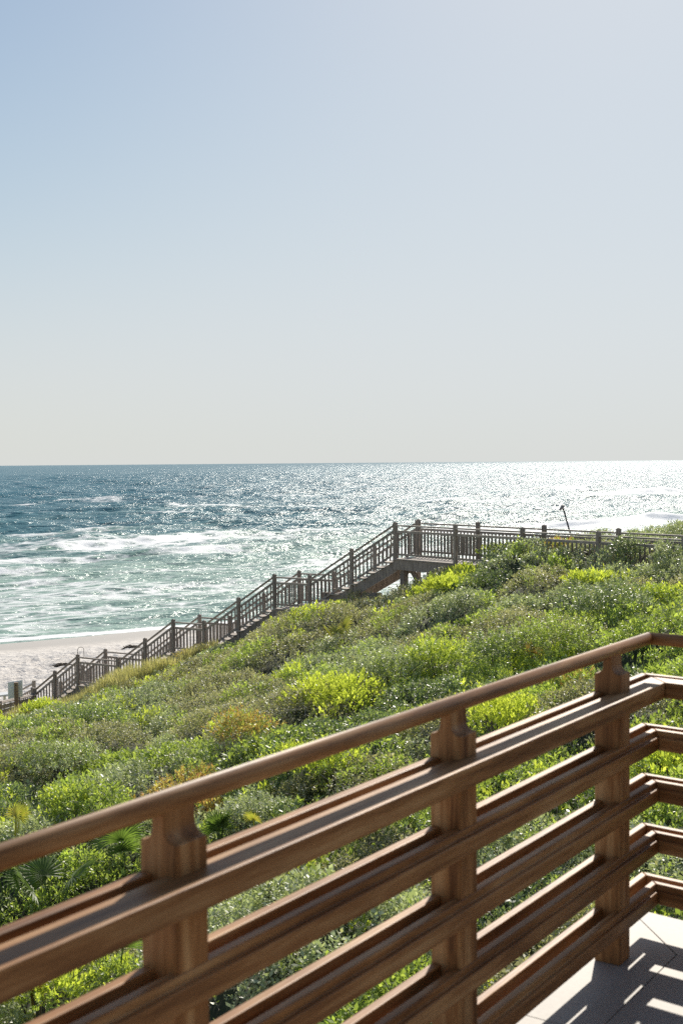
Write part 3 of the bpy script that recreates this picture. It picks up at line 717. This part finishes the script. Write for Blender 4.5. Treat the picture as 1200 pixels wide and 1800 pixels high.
# stair flights
LV = [(0, DECKW, 0), ]
zl = [DECKW, 4.60, 6.27, 7.76, 9.15]                 # landing levels below the eye
sl = [(0, 0), (3.03, 4.35), (7.15, 8.43), (10.87, 12.70), (14.9, 15.6)]
root = empty('beach_stairs', p3(P0 + DS * 7, 6.9), 'grey timber staircase stepping down the dune to the beach in four railed flights', 'stairs')
W = Walk(root); D3 = np.array([DS[0], DS[1], 0]); N3 = np.array([WN[0], WN[1], 0]); WD = 1.45
def sp_(s, off=0): return P0 + DS * s + WN * off
for off in (0, WD):
    prev = None
    for i in range(4):
        s0, s1 = sl[i][1], sl[i + 1][0]; z0, z1 = zl[i], zl[i + 1]; mid = (s0 + s1) / 2; zm = (z0 + z1) / 2
        if i > 0 or off > 0: W.post(sp_(s0, off), EYE - z0 + 1.07, EYE - z0 - .35)
        W.post(sp_(mid, off), EYE - zm + 1.10, EYE - zm - .25); W.post(sp_(s1, off), EYE - z1 + 1.10, EYE - z1 - .35)
        # railing of a flight is lifted above the step line
        W.bay(sp_(s0, off), sp_(mid, off), z0, zm, step=.14); W.bay(sp_(mid, off), sp_(s1, off), zm, z1, step=.14)
        if i < 3: W.bay(sp_(s1, off), sp_(sl[i + 1][1], off), z1, z1, step=.14)
        # stringer
        a, b = p3(sp_(s0, off), z0 + .25), p3(sp_(s1, off), z1 + .22)
        mb = MB(); mb.beam(a, b, .05, .30); mb.build('stringer', M_GREY, root)
W.finish()
for i in range(4):
    s0, s1 = sl[i][1], sl[i + 1][0]; z0, z1 = zl[i], zl[i + 1]; n_ = int(round((z1 - z0) / .175))
    for k in range(1, n_):
        f = k / n_; s_ = s0 + (s1 - s0) * f; c = p3(sp_(s_ - .02, WD / 2), z0 + (z1 - z0) * f - .03); mb = MB()
        mb.box(c, D3, N3, (0, 0, 1), (s1 - s0) / n_ * .56, WD / 2 + .10, .022); mb.build('step', M_GREYH, root)
for i in (1, 2, 3):
    s0, s1 = sl[i]; z = zl[i]; mb = MB(); n_ = int((s1 - s0) / .145)
    for k in range(n_):
        c = p3(sp_(s0 + (k + .5) * (s1 - s0) / n_, WD / 2), z + .02); mb.box(c, D3, N3, (0, 0, 1), (s1 - s0) / n_ * .46, WD / 2 + .08, .02)
    mb.build('landing_planks', M_GREYH, root)
    for off in (-.02, WD + .02):
        mb = MB(); mb.beam(p3(sp_(s0 - .1, off), z + .19), p3(sp_(s1 + .1, off), z + .19), .05, .28); mb.build('landing_beam', M_GREY, root)
    for s_ in (s0 + .1, s1 - .1):
        for off in (.12, WD - .12):
            xy = sp_(s_, off); zg = float(ground_z(np.array(xy[0]), np.array(xy[1]))) - .6
            mb = MB(); mb.box((xy[0], xy[1], (EYE - z - .2 + zg) / 2), D3, N3, (0, 0, 1), .07, .07, max(.2, (EYE - z - .2 - zg) / 2)); mb.build('support_post', M_GREY, root)
# heavy cross beam on a post under the first flight
mb = MB(); mb.beam(p3(sp_(.55, .1), 4.05), p3(sp_(2.6, .1), 4.12), .12, .2); mb.build('cross_beam', M_GREY, root)
for s_ in (1.4, 2.2):
    xy = sp_(s_, .25); mb = MB(); mb.box((xy[0], xy[1], EYE - 4.5), D3, N3, (0, 0, 1), .08, .08, .6); mb.build('support_post', M_GREY, root)

# bent hook on the railing of the third landing
hp = p3(sp_(12.70, 0), zl[3] - 1.12); root = empty('bent_hook', hp, 'thin bent metal hook rising from the post of the lowest landing', 'hook')
mb = MB(); pts = [hp + np.array([0, 0, 0]), hp + np.array([0, 0, .10])] + [hp + np.array([.11 - .11 * math.cos(a), 0, .12 + .10 * math.sin(a)]) for a in np.linspace(.2, 3.0, 8)] + [hp + np.array([.22, 0, -.12])]
mb.tube(pts, .010, 6); mb.build('rod', M_METAL, root, smooth=True)
mb = MB(); mb.tube([hp + np.array([0, 0, -.004]), hp + np.array([0, 0, .02])], .025, 8); mb.build('collar', M_METAL, root)

# leaning pole beyond the walkway
Y0 = 44.0
def atY(px, py, Y): v = ray(px, py); return np.array([0, 0, EYE]) + v * (Y / v[1])
a, b = atY(1009, 965, Y0), atY(989, 893, Y0)
root = empty('leaning_pole', a, 'thin dark leaning pole with a small tilted grey cap beyond the walkway', 'pole')
mb = MB(); mb.tube([a + (a - b) * .5, b], [.035, .028], 8); mb.build('shaft', M_METAL, root, smooth=True)
mb = MB(); c1, c2 = atY(981.5, 895.5, Y0), atY(992.5, 889.5, Y0); X = c2 - c1; L = np.linalg.norm(X); X /= L; Yv = np.array([0, 1., 0]); Zv = np.cross(X, Yv)
ring = []
for k in range(14):
    t = 2 * math.pi * k / 14; ring.append((math.cos(t), math.sin(t)))
V = []; 
for (z_, r_) in ((-.03, .85), (0, 1.0), (.045, .7), (.07, .25)):
    V += [(c1 + c2) / 2 + X * x_ * L / 2 * r_ + Yv * y_ * .14 * r_ + Zv * (z_ + .03 * x_) for x_, y_ in ring]
F = [tuple(range(13, -1, -1)), tuple(range(42, 56))] + [(i * 14 + k, i * 14 + (k + 1) % 14, (i + 1) * 14 + (k + 1) % 14, (i + 1) * 14 + k) for i in range(3) for k in range(14)]
mb.add(V, F); mb.build('cap', M_CAP, root)
# little stake on the far ridge
a = atY(1117, 942, 42.0); b = atY(1116.5, 932, 42.0); root = empty('stake', a, 'short dark stake on the far green ridge by the water', 'stake')
mb = MB(); mb.tube([a - np.array([0, 0, .3]), b], [.035, .025], 6); mb.build('shaft', M_METAL, root)
mb = MB(); mb.tube([b - np.array([.06, 0, .06]), b + np.array([.06, 0, -.03])], .018, 6); mb.build('crosspiece', M_METAL, root)

# sign on a brown post (back view), low timber barrier, white bench
Ys = 40.5
a, b = atY(29, 1199.5, Ys), atY(29.5, 1252, Ys); root = empty('sign', b, 'back of a blank grey sign panel on a brown post at the left edge', 'sign')
mb = MB(); sx = np.array([.97, .22, 0]); sx /= np.linalg.norm(sx); sn = np.array([-sx[1], sx[0], 0])
mb.box((a + b) / 2 - np.array([0, 0, .2]), sx, sn, (0, 0, 1), .065, .065, (a[2] - b[2]) / 2 + .2); mb.build('post', M_BROWNP, root)
c = atY(27.5, 1212, Ys + .12); mb = MB(); zz = np.array([0, 0, 1.]); mb.box(c, sx * .99 + zz * .13, sn, zz, .235, .012, .275); mb.build('panel', M_SIGN, root)
mb = MB(); q = atY(28.2, 1205, Ys - .07); mb.tube([q, q - sn * .02], .016, 8); mb.build('bolt', M_METAL, root)
fa, fb_ = atY(2, 1236, 41.6), atY(62, 1221.5, 44.6)
root = empty('low_barrier', fa, 'low grey plank barrier running left from the foot of the stairs behind the sign', 'barrier')
for off, nm in ((0, 'top_plank'), (.22, 'top_plank')):
    o_ = np.array([-.3, .95, 0]) * off; mb = MB(); mb.beam(fa + o_ + (fa - fb_) * .4, fb_ + o_, .14, .035); mb.build(nm, M_GREYH, root)
for k in range(3):
    mb = MB(); o_ = np.array([0, 0, -.14 - .16 * k]); mb.beam(fa + o_ + (fa - fb_) * .4, fb_ + o_, .035, .135); mb.build('side_plank', M_GREY, root)
for f in (-.02, .5, 1.0):
    q = fa + (fb_ - fa) * f; mb = MB(); mb.box(q + np.array([0, .0, -.25]), sx, sn, zz, .06, .06, .33 if f != 1.0 else .5); mb.build('post', M_GREY, root)
# lower railing seen beyond, going down to the sand
root = empty('lower_handrail', p3(sp_(15.2, WD + .2), 9.2), 'lighter sloping handrail beyond the sign where the stairs reach the sand', 'handrail')
q0, q1 = atY(60, 1201, 47.0), atY(38, 1213, 48.5)
for dz, h_ in ((0, .05), (-.22, .05), (-.62, .05)):
    mb = MB(); mb.beam(q0 + np.array([0, 0, dz]), q1 + (q1 - q0) * .4 + np.array([0, 0, dz]), .06, h_); mb.build('rail', M_GREYH, root)
mb = MB(); mb.box(q0 + np.array([0, 0, -.42]), sx, sn, zz, .07, .07, .52); mb.build('post', M_GREYH, root)
for k in range(1, 8):
    f = k / 6.0; q = q0 + (q1 - q0) * f; mb = MB(); mb.box(q + np.array([0, 0, -.42]), sx, sn, zz, .02, .02, .2); mb.build('baluster', M_GREYH, root)
q = atY(2, 1221, 46); root = empty('white_bench', q - np.array([0, 0, .9]), 'white painted bench or table at the left edge beside the sign', 'bench')
mb = MB(); mb.box(q, (1, .1, .12), (0, 1, 0), (0, 0, 1), .42, .35, .03); mb.build('top', M_WHITE, root, bevel=.008)
for sx_ in (-.36, .14, .36):
    mb = MB(); mb.box(q + np.array([sx_, 0, -.45]), (1, 0, 0), (0, 1, 0), zz, .04, .04, .42); mb.build('leg', M_WHITE, root)

# seaweed heaps on the sand
def heap(px, py, wp, label):
    v = ray(px, py); o_ = np.array([0, 0, EYE]); t = 40
    while t < 120:
        p = o_ + v * t
        if p[2] < ground_z(np.array(p[0]), np.array(p[1])): break
        t += .1
    w_ = wp * p[1] / FPX / 2; g = np.random.default_rng(int(px)); mb = MB()
    for k in range(160):
        x, y = g.normal(0, w_ * .45), g.normal(0, w_ * .35); h_ = max(0, .16 * (1 - (x / w_) ** 2)) * g.random(); a = g.uniform(0, 6.28); l_ = g.uniform(.08, .3)
        c = np.array([p[0] + x, p[1] + y, p[2] + h_]); dv = np.array([math.cos(a), math.sin(a), g.uniform(-.2, .3)]) * l_
        mb.beam(c - dv, c + dv, .03, .03)
    o = mb.build('seaweed_heap', M_WEED, None); me = o.data; L = Vector(p); me.transform(Matrix.Translation(-L)); o.location = L
    tag(o, label, 'seaweed', None)
heap(110, 1172, 28, 'dark heap of dry seaweed on the sand left of the lowest landing')
heap(232, 1140, 26, 'dark heap of dry seaweed by the smooth wet sand, higher up the beach strip')

# ------------------------------------------------------------------ terrace and its railing
CX, CY = 1.0995, 4.5546
TH = R(34.2012); DA = R(6.2); KA = (1 + math.sin(DA)) / math.cos(DA)      # railing bearing; the corner is 6 degrees off square
dv = Vector((math.sin(TH), math.cos(TH), 0)); nv = Vector((dv.y, -dv.x, 0)); RZ = math.atan2(-dv.y, -dv.x)
def frame(o): o.location = (CX, CY, 0); o.rotation_euler = (0, 0, RZ)
# local x = along the left run towards the camera, local y = along the right run; both railings face +
E2 = np.array([math.sin(DA), math.cos(DA)]); N2 = np.array([math.cos(DA), -math.sin(DA)])
def rp(s_, u):   # point on the right run: s_ along, u inwards
    return tuple(E2 * s_ + N2 * u)
SE = -.10        # floor edge outside the railing line
def poly_prism(mb, P, z0, z1, mi=0):
    a_ = sum(P[i][0] * P[(i + 1) % len(P)][1] - P[(i + 1) % len(P)][0] * P[i][1] for i in range(len(P)))
    if a_ < 0: P = P[::-1]
    n_ = len(P); V = [(x, y, z0) for x, y in P] + [(x, y, z1) for x, y in P]
    mb.add(V, [tuple(range(n_ - 1, -1, -1)), tuple(range(n_, 2 * n_))] + [(k, (k + 1) % n_, n_ + (k + 1) % n_, n_ + k) for k in range(n_)], mi)
def hull(e0, L1_, L2_):  # outline of the terrace starting at inset e0 from its edges
    e = SE + e0; c0 = (KA * e, e); r1 = rp(L2_, e); return [c0, (L1_, e), (L1_, L2_ * .98), (r1[0], L2_ * .98 if False else r1[1])]
mb = MB(); poly_prism(mb, hull(.008, 7.9, 5.0), -.26, -.012)
slab = mb.build('terrace_slab', M_GROUT, None); frame(slab); slab['kind'] = 'structure'; tag(slab, 'terrace slab edge', 'floor')
mb = MB(); g_ = .0022; bw = .314; T0, T1 = -.0115, 0.0
ed = [None, .95, 1.85, 2.75, 3.65, 4.55, 5.45, 6.35, 7.25]
a0, a1 = SE, SE + bw
for k in range(len(ed) - 1):
    if k == 0: poly_prism(mb, [(KA * a0 + g_, a0), (ed[1] - g_, a0), (ed[1] - g_, a1 - g_), (KA * a1 + g_, a1 - g_)], T0, T1)
    else: poly_prism(mb, [(ed[k] + g_, a0), (ed[k + 1] - g_, a0), (ed[k + 1] - g_, a1 - g_), (ed[k] + g_, a1 - g_)], T0, T1)
    if ed[k + 1] < 5:
        if k == 0: poly_prism(mb, [rp(KA * a0 + g_, a0), rp(ed[1] - g_, a0), rp(ed[1] - g_, a1 - g_), rp(KA * a1 + g_, a1 - g_)], T0, T1)
        else: poly_prism(mb, [rp(ed[k] + g_, a0), rp(ed[k + 1] - g_, a0), rp(ed[k + 1] - g_, a1 - g_), rp(ed[k] + g_, a1 - g_)], T0, T1)
tx = .92; ty = .62
for ix in range(8):
    for iy in range(7):
        y0 = a1 + iy * ty; y1 = min(y0 + ty, 4.6)
        x0 = KA * a1 + ix * tx; x1 = x0 + tx
        if ix == 0:   # first column follows the slanted border of the right run
            sl_ = lambda y: KA * a1 + (y - a1) * math.tan(DA)
            poly_prism(mb, [(sl_(y0) + g_, y0 + g_), (x1 + .45 - g_, y0 + g_), (x1 + .45 - g_, y1 - g_), (sl_(y1) + g_, y1 - g_)], T0, T1)
        else: poly_prism(mb, [(x0 + .45 + g_, y0 + g_), (x1 + .45 - g_, y0 + g_), (x1 + .45 - g_, y1 - g_), (x0 + .45 + g_, y1 - g_)], T0, T1)
floor = mb.build('terrace_floor', M_TILE, None); frame(floor); floor['kind'] = 'structure'; tag(floor, 'pale stone terrace tiles', 'floor')
mb = MB(); poly_prism(mb, [(.6, .3), (7.6, .3), (7.6, 4.6), (1.1, 4.6)], -6.2, -.262)
base = mb.build('terrace_wall', plain('render_wall', (.55, .52, .47), .9), None); frame(base); tag(base, 'plain rendered wall carrying the terrace', 'wall')

# unseen building added behind the camera to bounce light onto the railing
unseen_house = empty('unseen_house', (0, 0, 0), 'unseen cream wall with tall windows, added behind the terrace to bounce light', 'unseen_house'); frame(unseen_house)
M_WALL = plain('cream_render', (.62, .56, .47), .85, 0, .05); M_GLASS = plain('window_glass', (.03, .035, .04), .08, 0, .05); M_FRAME = plain('dark_window_frame', (.10, .055, .03), .5)
UW = 4.2; wins = [(.9, 2.3), (3.3, 4.7), (5.7, 7.1)]
mb = MB(); x_ = -.5
for a_, b_ in wins + [(8.4, 8.4)]:
    mb.box(((x_ + a_) / 2, UW + .15, 1.55), (1, 0, 0), (0, 1, 0), (0, 0, 1), (a_ - x_) / 2, .15, 1.56)
    if b_ > a_: mb.box(((a_ + b_) / 2, UW + .15, 2.76), (1, 0, 0), (0, 1, 0), (0, 0, 1), (b_ - a_) / 2, .148, .35)
    x_ = b_
mb.build('wall', M_WALL, unseen_house, world=False)
for a_, b_ in wins:
    mb = MB()
    for c_, hx_, hz_ in (((a_ + .03, 1.2), .03, 1.2), ((b_ - .03, 1.2), .03, 1.2), (((a_ + b_) / 2, 1.2), .025, 1.2), (((a_ + b_) / 2, 2.37), (b_ - a_) / 2 - .06, .035)):
        mb.box((c_[0], UW + .12, c_[1]), (1, 0, 0), (0, 1, 0), (0, 0, 1), hx_, .04, hz_)
    wf = mb.build('window', M_FRAME, unseen_house, world=False)
    mb = MB(); mb.box(((a_ + b_) / 2, UW + .135, 1.18), (1, 0, 0), (0, 1, 0), (0, 0, 1), (b_ - a_) / 2 - .07, .006, 1.15); mb.build('pane', M_GLASS, wf, world=False)
mb = MB(); mb.box((4, UW + .1, 3.22), (1, 0, 0), (0, 1, 0), (0, 0, 1), 4.7, .7, .10); mb.build('roof', M_FRAME, unseen_house, world=False)

rail = bpy.data.objects.new('deck_railing', None); C.objects.link(rail); frame(rail)
tag(rail, 'large red brown hardwood railing of double rails with round handrail around the terrace corner', 'railing')
def board(name, prof, L, right, bev=.004):
    """extrude the (u, z) profile along a run, mitred at the corner"""
    m_ = MB(); e = .0006; n_ = len(prof); sg = -1 if right else 1
    V = [(KA * u + e, sg * u, z) for u, z in prof] + [(L, sg * u, z) for u, z in prof]
    m_.add(V, [tuple(range(n_)), tuple(range(2 * n_ - 1, n_ - 1, -1))] + [(k, (k + 1) % n_, n_ + (k + 1) % n_, n_ + k) for k in range(n_)])
    o = m_.build(name, M_RAIL, rail, bevel=bev, world=False, seg=3)
    if right: o.rotation_euler = (0, 0, math.pi / 2 - DA)
    return o
for k in range(5):
    zt = .9272 - .1852 * k
    for right, L in ((False, 6.5), (True, 3.2)):
        board('outer_rail', [(0, zt - .078), (.0276, zt - .078), (.0276, zt), (0, zt)], L, right)
        if k == 0: board('inner_rail', [(.060, zt - .056), (.143, zt - .056), (.143, zt), (.060, zt)], L, right); continue
        board('inner_rail', [(.0655, zt - .069), (.1055, zt - .069), (.1055, zt - .0213), (.0916, zt - .0213), (.0916, zt), (.0655, zt)], L, right)
def tube_rail(L, right):
    n_ = 28; r_ = .0220; prof = [(.0428 + r_ * math.cos(2 * math.pi * k / n_), 1.062 + r_ * math.sin(2 * math.pi * k / n_)) for k in range(n_)]
    o = board('handrail', prof, L, right, 0); me = o.data
    for p_ in me.polygons: p_.use_smooth = len(p_.vertices) == 4
tube_rail(6.5, False); tube_rail(3.2, True)
def post_mesh():
    m_ = MB(); h = .0455; zs = .988; r_ = .027; nk = .0155
    prof = [(-h, 0), (h, 0), (h, zs)] + [(h - .003 - r_ * math.sin(t), zs + r_ - r_ * math.cos(t)) for t in np.linspace(0, math.pi / 2, 8)] + [(h - .003 - r_, 1.05)]
    left = [(-x, z) for x, z in prof[2:]][::-1]; prof = prof + left
    n_ = len(prof); V = [(-h, y, z) for y, z in prof] + [(h, y, z) for y, z in prof]
    m_.add(V, [tuple(range(n_)), tuple(range(2 * n_ - 1, n_ - 1, -1))] + [(k, (k + 1) % n_, n_ + (k + 1) % n_, n_ + k) for k in range(n_)])
    return m_
pm = post_mesh().build('post', M_POSTW, rail, bevel=.003, world=False, seg=2)
S3, SPAN = .3933, 1.1046
pm.location = (S3, .0428, .0005)
for k in range(1, 6):
    c = pm.copy(); C.objects.link(c); c.parent = rail; c.location = (S3 + SPAN * k, .0428, .0005)
for k in range(3):
    q = rp(S3 + .05 + SPAN * k, .0428); c = pm.copy(); C.objects.link(c); c.parent = rail; c.location = (q[0], q[1], .0005); c.rotation_euler = (0, 0, math.pi / 2 - DA)
